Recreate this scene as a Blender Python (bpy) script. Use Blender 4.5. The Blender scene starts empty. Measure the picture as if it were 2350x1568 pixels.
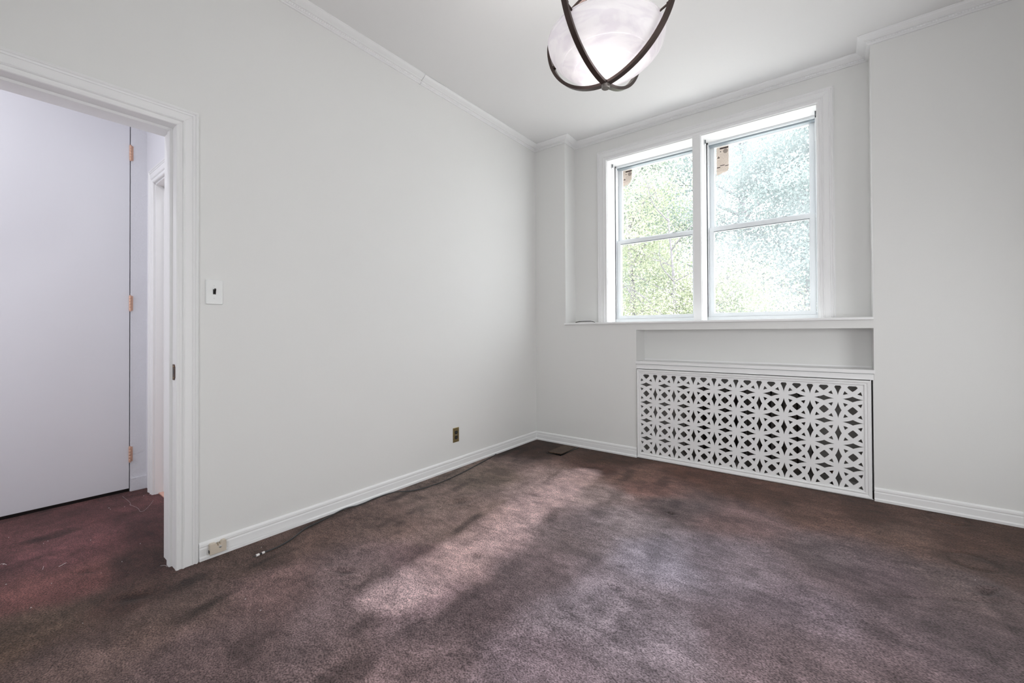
import bpy, bmesh, math, random
import numpy as np
from mathutils import Vector, Matrix
random.seed(7); rng = np.random.default_rng(7)
sc = bpy.context.scene
COL = sc.collection
PI = math.pi

# ------------------------------------------------------------------ camera, light, exposure
FPX, YAW, PITCH, ROLL, SY, CAMZ = 966.084, 0.654805, 0.00824, -0.004901, -28.818, 1.07
def cam_axes():
    f = Vector((-math.sin(YAW)*math.cos(PITCH), math.cos(YAW)*math.cos(PITCH), math.sin(PITCH)))
    r = Vector((math.cos(YAW), math.sin(YAW), 0)); u = r.cross(f)
    return r*math.cos(ROLL)+u*math.sin(ROLL), u*math.cos(ROLL)-r*math.sin(ROLL), f
_r, _u, _f = cam_axes()
cam = bpy.data.cameras.new('camera'); camo = bpy.data.objects.new('camera', cam); COL.objects.link(camo)
cam.sensor_width = 36; cam.lens = FPX*36/2350; cam.shift_y = SY/2350; cam.clip_start = 0.02; cam.clip_end = 300
camo.matrix_world = Matrix(((_r.x, _u.x, -_f.x, 0), (_r.y, _u.y, -_f.y, 0), (_r.z, _u.z, -_f.z, CAMZ), (0, 0, 0, 1)))
sc.camera = camo
def floor_at(px, py):
    d = _f + _r*((px-1175)/FPX) - _u*((py-784-SY)/FPX)
    t = -CAMZ/d.z
    return (d.x*t, d.y*t)

SKY = 6.3; XR0 = 1.25
w = bpy.data.worlds.new('sky'); sc.world = w; w.use_nodes = True
bg = w.node_tree.nodes['Background']; bg.inputs[0].default_value = (0.93, 0.97, 1.0, 1); bg.inputs[1].default_value = SKY
def light(name, kind, loc, energy, color=(1, 1, 1), rot=None, **kw):
    l = bpy.data.lights.new(name, kind); l.energy = energy; l.color = color
    for k, v in kw.items(): setattr(l, k, v)
    o = bpy.data.objects.new(name, l); COL.objects.link(o); o.location = loc
    if rot: o.rotation_euler = rot
    return o
light('sun', 'SUN', (0, -10, 12), 8.5, (1, .97, .92), (math.radians(38), 0, math.radians(58)), angle=math.radians(2))
# added fill lights, out of view behind and beside the camera
light('rear_window_daylight', 'AREA', (-0.06, -0.93, 1.25), 27, (.97, .985, 1), (math.radians(80), 0, 0), shape='RECTANGLE', size=1.6, size_y=1.1)
light('side_window_daylight', 'AREA', (XR0-.03, 1.85, 1.0), 20, (.97, .985, 1), (math.radians(74), 0, math.radians(90)), shape='RECTANGLE', size=1.2, size_y=.9)
# the front window's daylight (sampling portal only)
light('window_portal', 'AREA', (-0.9, 3.98, 1.93), 1, rot=(math.radians(-90), 0, 0), shape='RECTANGLE', size=1.62, size_y=1.53).data.cycles.is_portal = True
light('next_room_light', 'AREA', (-3.1, 1.9, 2.8), 12, (.95, .95, 1.0), shape='DISK', size=.4)  # added fill, brightens the room past the hall doorway
light('hall_end_daylight', 'AREA', (-3.1, -1.27, 1.1), 12, (.97, .95, 1.0), rot=(math.radians(85), 0, 0), shape='RECTANGLE', size=.9, size_y=1.6)  # unseen fill added at the hall's solid rear wall
light('hall_ceiling_light', 'AREA', (-3.0, -0.3, 2.86), 7.5, (.93, .94, 1.0), shape='DISK', size=.35)
vs = sc.view_settings; vs.view_transform = 'Standard'; vs.look = 'None'; vs.gamma = 1; vs.exposure = 0.19; vs.use_curve_mapping = False

# ------------------------------------------------------------------ dimensions (metres)
XL, YB, XR, YR = -2.387, 3.5015, 1.25, -0.95
XP, XA, YA = -2.041, 0.192, 3.698
ZC, ZS = 2.933, 1.157
X2, YH = -3.82, 0.78

# ------------------------------------------------------------------ materials
def lin(c):
    return tuple((x/12.92 if x <= .04045 else ((x+.055)/1.055)**2.4) for x in c)
def mat(name, col, rough=.6, metal=0, bump=None, var=None, spec=.5, coat=0):
    m = bpy.data.materials.new(name); m.use_nodes = True
    nt = m.node_tree; b = nt.nodes['Principled BSDF']
    b.inputs['Base Color'].default_value = (*col, 1); b.inputs['Roughness'].default_value = rough
    b.inputs['Metallic'].default_value = metal; b.inputs['Specular IOR Level'].default_value = spec
    b.inputs['Coat Weight'].default_value = coat
    tc = nt.nodes.new('ShaderNodeTexCoord')
    if var:                                   # (scale, amount)
        n = nt.nodes.new('ShaderNodeTexNoise'); n.inputs['Scale'].default_value = var[0]; n.inputs['Detail'].default_value = 5
        nt.links.new(tc.outputs['Object'], n.inputs['Vector'])
        mx = nt.nodes.new('ShaderNodeMix'); mx.data_type = 'RGBA'
        mx.inputs[6].default_value = (*[c*(1-var[1]) for c in col], 1); mx.inputs[7].default_value = (*[min(1, c*(1+var[1])) for c in col], 1)
        nt.links.new(n.outputs['Fac'], mx.inputs[0]); nt.links.new(mx.outputs[2], b.inputs['Base Color'])
    if bump:                                  # (scale, strength, distance)
        n = nt.nodes.new('ShaderNodeTexNoise'); n.inputs['Scale'].default_value = bump[0]; n.inputs['Detail'].default_value = 4
        nt.links.new(tc.outputs['Object'], n.inputs['Vector'])
        bp = nt.nodes.new('ShaderNodeBump'); bp.inputs['Strength'].default_value = bump[1]; bp.inputs['Distance'].default_value = bump[2]
        nt.links.new(n.outputs['Fac'], bp.inputs['Height']); nt.links.new(bp.outputs[0], b.inputs['Normal'])
    return m
M = {}
M['wall'] = mat('wall_paint', (.80, .80, .785), .75, bump=(60, .12, .002), var=(1.3, .015), spec=.25)
M['ceiling'] = mat('ceiling_paint', (.83, .825, .82), .85, bump=(40, .08, .002), spec=.2)
M['trim'] = mat('trim_paint', (.87, .87, .87), .42, bump=(25, .10, .001), spec=.4)
M['hall_wall'] = mat('hall_paint', (.78, .78, .82), .6, bump=(70, .15, .002), var=(2, .02), spec=.3)
M['rough_paint'] = mat('thick_old_paint', (.76, .76, .80), .5, bump=(90, .7, .004), var=(8, .03))
M['hall_door'] = mat('hall_door_paint', (.78, .78, .82), .5, bump=(30, .1, .001), var=(1.5, .03))
M['vinyl'] = mat('window_vinyl', (.80, .83, .85), .35, spec=.45, var=(3, .01))
M['track'] = mat('blue_grey_track', (.33, .38, .41), .5)  # shade tone, used under the window head only
M['dark_gasket'] = mat('grey_gasket', (.16, .18, .19), .6)
M['brass'] = mat('old_brass', (.42, .27, .13), .38, 1, bump=(120, .3, .001), var=(60, .35))
M['copper'] = mat('painted_brass_hinge', (.72, .45, .33), .4, .4, var=(80, .15))
M['dark_brass'] = mat('dark_brown_brass', (.09, .045, .025), .4, .8, bump=(200, .4, .001), var=(120, .5))
M['plate_brass'] = mat('aged_brass_plate', (.27, .21, .10), .45, .7, var=(90, .4), bump=(150, .3, .001))
M['black'] = mat('black_plastic', (.012, .011, .011), .35)
M['bronze'] = mat('oil_rubbed_bronze', (.085, .062, .055), .34, .75, var=(30, .2))
M['bronze_tip'] = mat('brushed_bronze', (.30, .28, .26), .35, .8, var=(40, .15))
M['steel'] = mat('zinc_steel', (.55, .57, .58), .35, .9, var=(60, .15))
M['beige'] = mat('beige_plastic', (.66, .58, .48), .4, var=(20, .03))
M['switch'] = mat('white_switch_plastic', (.80, .81, .80), .3, spec=.5)
M['rubber'] = mat('cable_jacket', (.035, .036, .037), .4, var=(30, .3))
M['ferrule'] = mat('pale_ferrule', (.8, .77, .75), .3, .2)
M['iron'] = mat('radiator_iron', (.055, .045, .038), .55, .2, bump=(60, .3, .002), var=(14, .4))
M['cavity'] = mat('cavity_plaster', (.40, .38, .36), .9, bump=(30, .4, .004), var=(6, .25))  # wall plaster darkened, the cavity's shade put into its colour
M['paper'] = mat('kraft_label_paper', (.76, .67, .60), .8, var=(40, .06))
_p = M['paper'].node_tree; _b = _p.nodes['Principled BSDF']; _o = _p.nodes['Material Output']
_t = _p.nodes.new('ShaderNodeBsdfTranslucent'); _t.inputs[0].default_value = (.90, .85, .80, 1); _m = _p.nodes.new('ShaderNodeMixShader'); _m.inputs[0].default_value = .26
_p.links.new(_b.outputs[0], _m.inputs[1]); _p.links.new(_t.outputs[0], _m.inputs[2]); _p.links.new(_m.outputs[0], _o.inputs[0])
M['ink'] = mat('label_ink', (.05, .035, .03), .8)
M['ink_grey'] = mat('label_ink_grey', (.36, .30, .26), .8)
M['lint'] = mat('white_lint', (.55, .50, .49), .9)
M['shelf_black'] = mat('black_strip', (.015, .013, .013), .5)
M['pink_wood'] = mat('pinkish_wood_floor', (.62, .36, .29), .45, var=(6, .2))
M['lawn'] = mat('pale_paving', (.57, .56, .545), .95, bump=(30, .5, .03), var=(1.2, .2))  # unseen ground made pale to bounce light up to the ceiling
M['bark'] = mat('tree_bark', (.15, .14, .155), .9, bump=(30, .6, .02), var=(8, .3))

def leaf_mat(name, c1, c2):
    m = bpy.data.materials.new(name); m.use_nodes = True; nt = m.node_tree; nt.nodes.clear()
    out = nt.nodes.new('ShaderNodeOutputMaterial'); tc = nt.nodes.new('ShaderNodeTexCoord')
    n = nt.nodes.new('ShaderNodeTexNoise'); n.inputs['Scale'].default_value = 1.6; n.inputs['Detail'].default_value = 6
    nt.links.new(tc.outputs['Object'], n.inputs['Vector'])
    cr = nt.nodes.new('ShaderNodeValToRGB'); cr.color_ramp.elements[0].position = .36; cr.color_ramp.elements[1].position = .62
    cr.color_ramp.elements[0].color = (*c1, 1); cr.color_ramp.elements[1].color = (*c2, 1)
    nt.links.new(n.outputs['Fac'], cr.inputs[0])
    d = nt.nodes.new('ShaderNodeBsdfDiffuse'); t = nt.nodes.new('ShaderNodeBsdfTranslucent'); mx = nt.nodes.new('ShaderNodeMixShader')
    mx.inputs[0].default_value = .45
    nt.links.new(cr.outputs[0], d.inputs[0]); nt.links.new(cr.outputs[0], t.inputs[0])
    nt.links.new(d.outputs[0], mx.inputs[1]); nt.links.new(t.outputs[0], mx.inputs[2]); nt.links.new(mx.outputs[0], out.inputs[0])
    return m
M['leaf_yellow'] = leaf_mat('leaf_yellow_green', (.165, .20, .12), (.40, .42, .31))
M['leaf_green'] = leaf_mat('leaf_soft_green', (.15, .20, .16), (.30, .34, .28))
M['leaf_blue'] = leaf_mat('leaf_blue_green', (.155, .195, .19), (.25, .295, .285))
M['blossom'] = leaf_mat('white_blossom', (.55, .55, .50), (.7, .7, .66))

def glass_mat(name, haze, hs):
    m = bpy.data.materials.new(name); m.use_nodes = True; nt = m.node_tree; nt.nodes.clear()
    out = nt.nodes.new('ShaderNodeOutputMaterial'); tr = nt.nodes.new('ShaderNodeBsdfTransparent')
    gl = nt.nodes.new('ShaderNodeBsdfGlossy'); gl.inputs['Roughness'].default_value = .12
    m1 = nt.nodes.new('ShaderNodeMixShader'); m1.inputs[0].default_value = .015
    nt.links.new(tr.outputs[0], m1.inputs[1]); nt.links.new(gl.outputs[0], m1.inputs[2])
    tl = nt.nodes.new('ShaderNodeBsdfTranslucent'); tl.inputs[0].default_value = (.9, .96, 1, 1)
    tc = nt.nodes.new('ShaderNodeTexCoord'); n = nt.nodes.new('ShaderNodeTexNoise'); n.inputs['Scale'].default_value = hs; n.inputs['Detail'].default_value = 3
    nt.links.new(tc.outputs['Object'], n.inputs['Vector'])
    mr = nt.nodes.new('ShaderNodeMapRange'); mr.inputs[1].default_value = .35; mr.inputs[2].default_value = .65
    mr.inputs[3].default_value = haze*.45; mr.inputs[4].default_value = haze*1.35
    nt.links.new(n.outputs['Fac'], mr.inputs[0])
    m2 = nt.nodes.new('ShaderNodeMixShader'); nt.links.new(mr.outputs[0], m2.inputs[0])
    nt.links.new(m1.outputs[0], m2.inputs[1]); nt.links.new(tl.outputs[0], m2.inputs[2]); nt.links.new(m2.outputs[0], out.inputs[0])
    return m
M['glass_clear'] = glass_mat('window_glass_clear', .012, 2.0)
M['glass_hazy'] = glass_mat('window_glass_dusty', .065, 1.5)

def bowl_mat():
    m = bpy.data.materials.new('alabaster_glass'); m.use_nodes = True; nt = m.node_tree; nt.nodes.clear()
    out = nt.nodes.new('ShaderNodeOutputMaterial'); tc = nt.nodes.new('ShaderNodeTexCoord')
    mp = nt.nodes.new('ShaderNodeMapping'); mp.inputs['Scale'].default_value = (5, 5, 22)
    nt.links.new(tc.outputs['Object'], mp.inputs[0])
    n = nt.nodes.new('ShaderNodeTexNoise'); n.inputs['Scale'].default_value = 1.0; n.inputs['Detail'].default_value = 6; n.inputs['Distortion'].default_value = 2.5
    nt.links.new(mp.outputs[0], n.inputs['Vector'])
    cr = nt.nodes.new('ShaderNodeValToRGB'); cr.color_ramp.elements[0].position = .40; cr.color_ramp.elements[1].position = .56
    cr.color_ramp.elements[0].color = (.86, .84, .87, 1); cr.color_ramp.elements[1].color = (.93, .92, .93, 1)
    nt.links.new(n.outputs['Fac'], cr.inputs[0])
    d = nt.nodes.new('ShaderNodeBsdfDiffuse'); t = nt.nodes.new('ShaderNodeBsdfTranslucent'); g = nt.nodes.new('ShaderNodeBsdfGlossy'); g.inputs[1].default_value = .4
    nt.links.new(cr.outputs[0], d.inputs[0]); nt.links.new(cr.outputs[0], t.inputs[0])
    a = nt.nodes.new('ShaderNodeMixShader'); a.inputs[0].default_value = .45
    nt.links.new(d.outputs[0], a.inputs[1]); nt.links.new(t.outputs[0], a.inputs[2])
    b = nt.nodes.new('ShaderNodeMixShader'); b.inputs[0].default_value = .05
    nt.links.new(a.outputs[0], b.inputs[1]); nt.links.new(g.outputs[0], b.inputs[2]); nt.links.new(b.outputs[0], out.inputs[0])
    return m
M['bowl'] = bowl_mat()

def carpet_mat():
    m = bpy.data.materials.new('plush_carpet'); m.use_nodes = True; nt = m.node_tree; b = nt.nodes['Principled BSDF']
    b.inputs['Roughness'].default_value = .95; b.inputs['Specular IOR Level'].default_value = .05
    b.inputs['Sheen Weight'].default_value = .12; b.inputs['Sheen Roughness'].default_value = .5
    at = nt.nodes.new('ShaderNodeAttribute'); at.attribute_name = 'pile_tint'
    tc = nt.nodes.new('ShaderNodeTexCoord')
    def noise(scale, detail, dist=0, rot=0, sx=1):
        mp = nt.nodes.new('ShaderNodeMapping'); mp.inputs['Rotation'].default_value = (0, 0, rot); mp.inputs['Scale'].default_value = (sx, 1, 1)
        nt.links.new(tc.outputs['Object'], mp.inputs[0])
        n = nt.nodes.new('ShaderNodeTexNoise'); n.inputs['Scale'].default_value = scale; n.inputs['Detail'].default_value = detail; n.inputs['Distortion'].default_value = dist
        nt.links.new(mp.outputs[0], n.inputs['Vector']); return n.outputs['Fac']
    def rng_(sock, a, c, lo, hi):
        r = nt.nodes.new('ShaderNodeMapRange'); r.inputs[1].default_value = a; r.inputs[2].default_value = c
        r.inputs[3].default_value = lo; r.inputs[4].default_value = hi; nt.links.new(sock, r.inputs[0]); return r.outputs[0]
    def mul(a, c):
        q = nt.nodes.new('ShaderNodeMath'); q.operation = 'MULTIPLY'; nt.links.new(a, q.inputs[0]); nt.links.new(c, q.inputs[1]); return q.outputs[0]
    tuft = noise(210, 4, .15, .6, .7); pile = noise(55, 2, .5, -.5, .5); brush = noise(16, 4, .6, .9, .45)
    f = mul(mul(rng_(tuft, .33, .67, .38, 1.66), rng_(pile, .3, .7, .80, 1.20)), rng_(brush, .3, .7, .74, 1.27))
    cb = nt.nodes.new('ShaderNodeCombineXYZ')
    for i in range(3): nt.links.new(f, cb.inputs[i])
    mx = nt.nodes.new('ShaderNodeMix'); mx.data_type = 'RGBA'; mx.blend_type = 'MULTIPLY'; mx.inputs[0].default_value = 1
    nt.links.new(at.outputs['Color'], mx.inputs[6]); nt.links.new(cb.outputs[0], mx.inputs[7]); nt.links.new(mx.outputs[2], b.inputs['Base Color'])
    bp = nt.nodes.new('ShaderNodeBump'); bp.inputs['Strength'].default_value = .75; bp.inputs['Distance'].default_value = .006
    nt.links.new(tuft, bp.inputs['Height']); nt.links.new(bp.outputs[0], b.inputs['Normal'])
    return m
M['carpet'] = carpet_mat()

# ------------------------------------------------------------------ mesh helpers
def tag(o, label=None, cat=None, group=None, kind=None):
    if label: o['label'] = label
    if cat: o['category'] = cat
    if group: o['group'] = group
    if kind: o['kind'] = kind
    return o
def link(name, me, m, parent=None, smooth=False):
    o = bpy.data.objects.new(name, me); COL.objects.link(o)
    if m is not None: me.materials.append(m)
    if parent is not None: o.parent = parent
    if smooth:
        me.polygons.foreach_set('use_smooth', [True]*len(me.polygons))
    return o
def empty(name, loc=(0, 0, 0)):
    o = bpy.data.objects.new(name, None); COL.objects.link(o); o.location = loc; o.empty_display_size = .05
    return o
class B:
    """collects geometry, in world space; build() re-centres on the parent's location"""
    def __init__(s): s.v = []; s.f = []
    def add(s, vs, fs):
        k = len(s.v); s.v += [tuple(v) for v in vs]; s.f += [tuple(i+k for i in f) for f in fs]; return s
    def box(s, x0, x1, y0, y1, z0, z1):
        return s.add([(x, y, z) for x in (x0, x1) for y in (y0, y1) for z in (z0, z1)],
                     [(0, 1, 3, 2), (4, 6, 7, 5), (0, 4, 5, 1), (2, 3, 7, 6), (0, 2, 6, 4), (1, 5, 7, 3)])
    def prism(s, O, A, U, D, prof, L, ms=(0, 0), me=(0, 0)):
        """profile (u,d) swept from O along A by L; ends cut by ms/me = (per u, per d)"""
        O, A, U, D = map(Vector, (O, A, U, D)); n = len(prof); vs = []
        for (a0, c) in ((0, ms), (L, me)):
            for u, d in prof: vs.append(O + A*(a0+c[0]*u+c[1]*d) + U*u + D*d)
        fs = [(i, (i+1) % n, n+(i+1) % n, n+i) for i in range(n)] + [tuple(range(n))[::-1], tuple(range(n, 2*n))]
        return s.add(vs, fs)
    def lathe(s, C, prof, seg=32, axis='z', caps=True):
        C = Vector(C); vs = []; n = len(prof)
        for k in range(seg):
            a = 2*PI*k/seg; c, q = math.cos(a), math.sin(a)
            for r, h in prof:
                p = {'z': (r*c, r*q, h), 'x': (h, r*c, r*q), 'y': (r*c, h, r*q)}[axis]; vs.append(C+Vector(p))
        fs = [(k*n+i, ((k+1) % seg)*n+i, ((k+1) % seg)*n+i+1, k*n+i+1) for k in range(seg) for i in range(n-1)]
        if caps:
            fs.append(tuple(k*n for k in range(seg))[::-1]); fs.append(tuple(k*n+n-1 for k in range(seg)))
        return s.add(vs, fs)
    def tube(s, pts, r, seg=8):
        pts = [Vector(p) for p in pts]; n = len(pts); rs = r if isinstance(r, (list, tuple)) else [r]*n; vs = []
        up = Vector((0, 0, 1))
        for i, p in enumerate(pts):
            t = (pts[min(i+1, n-1)]-pts[max(i-1, 0)]).normalized()
            a = t.cross(up); a = a.normalized() if a.length > 1e-3 else Vector((1, 0, 0)); b = a.cross(t).normalized()
            for k in range(seg): vs.append(p+(a*math.cos(2*PI*k/seg)+b*math.sin(2*PI*k/seg))*rs[i])
        fs = [(i*seg+k, i*seg+(k+1) % seg, (i+1)*seg+(k+1) % seg, (i+1)*seg+k) for i in range(n-1) for k in range(seg)]
        fs += [tuple(range(seg))[::-1], tuple(range((n-1)*seg, n*seg))]
        return s.add(vs, fs)
    def build(s, name, m, parent=None, smooth=False, bevel=0, kind=None, seg=2):
        me = bpy.data.meshes.new(name)
        off = parent_world(parent)
        me.from_pydata([(v[0]-off[0], v[1]-off[1], v[2]-off[2]) for v in s.v], [], s.f)
        bm = bmesh.new(); bm.from_mesh(me); bmesh.ops.recalc_face_normals(bm, faces=bm.faces)
        if bevel: bmesh.ops.bevel(bm, geom=bm.edges[:], offset=bevel, segments=seg, affect='EDGES', profile=.6)
        bm.to_mesh(me); bm.free()
        o = link(name, me, m, parent, smooth)
        if smooth:
            try:
                me.set_sharp_from_angle(angle=math.radians(35))
            except Exception: pass
        if kind: o['kind'] = kind
        return o
def parent_world(p):
    v = Vector((0, 0, 0))
    while p is not None: v += p.location; p = p.parent
    return v
def spline(pts, n=8):
    out = []; P = [Vector(p) for p in pts]
    for i in range(len(P)-1):
        a, b, c, d = P[max(i-1, 0)], P[i], P[i+1], P[min(i+2, len(P)-1)]
        for k in range(n):
            t = k/n
            out.append(.5*((2*b)+(c-a)*t+(2*a-5*b+4*c-d)*t*t+(3*b-a-3*c+d)*t**3))
    out.append(P[-1]); return out

# ------------------------------------------------------------------ floor with carpet
GX0, GX1, GY0, GY1, STEP = -3.95, 1.36, -1.35, 3.72, .0125
gx = np.arange(GX0, GX1, STEP); gy = np.arange(GY0, GY1, STEP)
X, Y = np.meshgrid(gx, gy, indexing='ij')
def vnoise(x, y, s, seed):
    r = np.random.default_rng(seed); N = 128; g = r.random((N, N))
    u = x*s+1000; v = y*s+1000; iu = np.floor(u).astype(int); iv = np.floor(v).astype(int); fu = u-iu; fv = v-iv
    fu = fu*fu*(3-2*fu); fv = fv*fv*(3-2*fv)
    a = g[iu % N, iv % N]; b = g[(iu+1) % N, iv % N]; c = g[iu % N, (iv+1) % N]; d = g[(iu+1) % N, (iv+1) % N]
    return (a*(1-fu)+b*fu)*(1-fv)+(c*(1-fu)+d*fu)*fv-.5
def fbm(x, y, s, seed, o=4):
    return sum(vnoise(x, y, s*2**i, seed+i)/2**i for i in range(o))
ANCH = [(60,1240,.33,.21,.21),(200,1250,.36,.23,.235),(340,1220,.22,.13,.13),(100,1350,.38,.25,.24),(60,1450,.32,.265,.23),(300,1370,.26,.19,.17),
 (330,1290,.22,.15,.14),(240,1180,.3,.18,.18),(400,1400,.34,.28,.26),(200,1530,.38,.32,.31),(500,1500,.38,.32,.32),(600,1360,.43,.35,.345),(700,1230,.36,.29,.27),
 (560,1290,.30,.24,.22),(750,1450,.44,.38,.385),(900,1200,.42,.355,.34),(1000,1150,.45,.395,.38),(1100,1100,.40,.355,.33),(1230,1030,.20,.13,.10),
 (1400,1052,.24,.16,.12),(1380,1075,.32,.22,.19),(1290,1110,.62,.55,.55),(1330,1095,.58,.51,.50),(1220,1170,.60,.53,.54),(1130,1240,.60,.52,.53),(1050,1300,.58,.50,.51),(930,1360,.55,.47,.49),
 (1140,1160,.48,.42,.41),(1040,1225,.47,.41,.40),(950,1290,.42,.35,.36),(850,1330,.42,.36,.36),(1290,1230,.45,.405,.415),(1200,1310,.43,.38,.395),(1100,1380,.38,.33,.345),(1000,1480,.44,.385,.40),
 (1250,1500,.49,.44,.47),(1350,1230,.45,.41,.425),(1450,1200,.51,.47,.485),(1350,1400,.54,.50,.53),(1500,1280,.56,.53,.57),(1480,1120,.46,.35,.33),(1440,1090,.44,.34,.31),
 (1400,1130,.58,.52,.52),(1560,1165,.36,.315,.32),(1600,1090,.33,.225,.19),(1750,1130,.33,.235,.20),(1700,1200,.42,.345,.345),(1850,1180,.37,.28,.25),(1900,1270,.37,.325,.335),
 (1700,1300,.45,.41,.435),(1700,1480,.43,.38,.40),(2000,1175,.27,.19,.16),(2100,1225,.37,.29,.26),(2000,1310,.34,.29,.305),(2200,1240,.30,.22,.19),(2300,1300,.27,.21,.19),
 (2200,1350,.33,.285,.285),(2100,1500,.37,.32,.335),(2300,1500,.31,.27,.28),(2330,1230,.26,.19,.16),(1500,1450,.52,.48,.51),(1850,1400,.42,.375,.40)]  # tints as seen: pile wear, plus the hall's redder lighting as colour
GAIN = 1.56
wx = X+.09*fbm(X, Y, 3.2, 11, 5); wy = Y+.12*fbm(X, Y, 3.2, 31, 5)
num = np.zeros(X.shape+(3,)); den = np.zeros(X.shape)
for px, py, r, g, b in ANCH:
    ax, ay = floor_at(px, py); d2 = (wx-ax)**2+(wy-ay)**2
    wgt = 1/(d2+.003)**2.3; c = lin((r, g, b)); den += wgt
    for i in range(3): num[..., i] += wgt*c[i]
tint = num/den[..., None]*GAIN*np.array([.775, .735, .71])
# brushed nap: soft elongated patches, darker where the pile leans away
napL = fbm(X*2.3+.4*Y, Y*.85, 3.0, 51, 4); napR = fbm(X*.9-.2*Y, Y*2.1+.5*X, 3.0, 52, 4)
mixw = 1/(1+np.exp(-(X+1.15)*5)); nap = napL*(1-mixw)+napR*mixw
fine = fbm(X*1.4, Y*.9, 11, 60, 3)
tint *= (1+.38*np.clip(nap, -.75, .75)+.32*fine)[..., None]
bl = np.clip(fbm(X*1.9+.3*Y, Y*.8, 4.2, 77, 3)-.22, 0, 1); tint *= (1-1.9*np.clip(bl, 0, .32)*(1-.6*mixw))[..., None]
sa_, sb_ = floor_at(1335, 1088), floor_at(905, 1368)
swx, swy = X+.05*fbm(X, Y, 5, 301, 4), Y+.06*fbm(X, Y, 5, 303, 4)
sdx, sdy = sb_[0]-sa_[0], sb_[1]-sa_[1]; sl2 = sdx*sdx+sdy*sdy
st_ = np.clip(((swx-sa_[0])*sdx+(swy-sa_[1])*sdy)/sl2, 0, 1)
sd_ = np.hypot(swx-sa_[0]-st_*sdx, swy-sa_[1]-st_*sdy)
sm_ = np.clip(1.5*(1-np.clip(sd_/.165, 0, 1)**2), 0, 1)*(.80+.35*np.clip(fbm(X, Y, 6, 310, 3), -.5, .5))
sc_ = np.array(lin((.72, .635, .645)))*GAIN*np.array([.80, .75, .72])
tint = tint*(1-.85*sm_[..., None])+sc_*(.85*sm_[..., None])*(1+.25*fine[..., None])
warm = fbm(X, Y, 1.8, 91, 2); tint[..., 0] *= 1+.07*warm; tint[..., 2] *= 1-.07*warm
Z = .0025*fbm(X, Y, 3, 5, 3)-.0005
def dent(px, py, rx, ry, ang, depth, rim=.0, dark=.6):
    global Z, tint
    ax, ay = floor_at(px, py); c, s_ = math.cos(ang), math.sin(ang)
    u = ((X-ax)*c+(Y-ay)*s_)/rx; v = (-(X-ax)*s_+(Y-ay)*c)/ry; r2 = u*u+v*v
    Z = Z-depth*np.exp(-r2*1.5)+rim*np.exp(-(np.sqrt(r2)-1.5)**2*6); tint = tint*(1-dark*np.exp(-r2*1.6))[..., None]
dent(1413, 1350, .035, .02, .3, .012, .004); dent(2265, 1358, .05, .022, .9, .014, .005); dent(1541, 1179, .025, .015, 0, .010, .003)
dent(790, 1311, .06, .022, .5, .008, .003); dent(1060, 1152, .09, .045, 1.2, .008, .002, .35); dent(1092, 1276, .035, .025, 0, .006, .001, .45)
dent(290, 1374, .075, .04, .9, .004, 0, .55); dent(1225, 1136, .06, .03, 0, .004, 0, .5); dent(200, 1312, .06, .03, .9, .003, 0, .4); dent(330, 1368, .05, .03, .9, .003, 0, .4)
# ring marks left by round feet
for px, py in ((2175, 1191), (2232, 1289)):
    ax, ay = floor_at(px, py); rr = np.hypot(X-ax, Y-ay); ring = np.exp(-((rr-.085)/.011)**2)
    Z -= .004*ring; tint *= (1-.30*ring)[..., None]
# pressed seam line across the right part of the carpet
sx0, sy0 = floor_at(2100, 1372); sx1, sy1 = floor_at(2345, 1388)
dx, dy = sx1-sx0, sy1-sy0; L_ = math.hypot(dx, dy); dd = np.abs((X-sx0)*dy-(Y-sy0)*dx)/L_
tt = ((X-sx0)*dx+(Y-sy0)*dy)/L_**2
ln_ = np.exp(-(dd/.009)**2)*((tt > -.3) & (X > 0)); Z -= .003*ln_; tint *= (1-.25*ln_)[..., None]
tint = np.clip(tint, .006, .9)
nx, ny = X.shape
me = bpy.data.meshes.new('floor'); vs_ = np.stack([X, Y, Z], -1).reshape(-1, 3)
idx = np.arange(nx*ny).reshape(nx, ny)
q = np.stack([idx[:-1, :-1], idx[1:, :-1], idx[1:, 1:], idx[:-1, 1:]], -1).reshape(-1, 4)
me.vertices.add(len(vs_)); me.vertices.foreach_set('co', vs_.ravel())
me.loops.add(q.size); me.loops.foreach_set('vertex_index', q.ravel())
me.polygons.add(len(q)); me.polygons.foreach_set('loop_start', np.arange(0, q.size, 4)); me.polygons.foreach_set('loop_total', np.full(len(q), 4))
me.update(); me.validate()
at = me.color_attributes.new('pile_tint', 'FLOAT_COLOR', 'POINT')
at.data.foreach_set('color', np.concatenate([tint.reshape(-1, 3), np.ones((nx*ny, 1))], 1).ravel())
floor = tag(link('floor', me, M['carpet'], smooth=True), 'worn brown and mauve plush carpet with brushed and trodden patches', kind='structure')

# ------------------------------------------------------------------ room shell
def S(o): o['kind'] = 'structure'; return o
T = .17
b = B(); b.box(XL-T, XL, .608, 4.05, -.05, 3.05); b.box(XL-T, XL, -.24, .608, 2.045, 3.05); b.box(XL-T, XL, -1.3, -.24, -.05, 3.05)
S(b.build('wall_left', M['wall']))
b = B()
b.box(XL, XP, YB, 4.05, -.05, 3.05); b.box(XA, XR+.2, YB, 4.05, -.05, 3.05)
b.box(XP, -1.70, YA, 4.05, 1.13, 3.05); b.box(-.09, XA, YA, 4.05, 1.13, 3.05); b.box(-1.70, -.09, YA, 4.05, 2.69, 3.05)
b.box(XP, -1.35, YB, 4.05, -.05, 1.139); b.box(-1.35, XA, YB, 3.72, 1.086, 1.139)
b.box(-1.35, XA, 3.70, 4.05, .80, 1.139)
S(b.build('wall_back', M['wall']))
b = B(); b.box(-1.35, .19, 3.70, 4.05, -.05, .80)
cav = S(b.build('wall_recess', M['cavity']))
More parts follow.
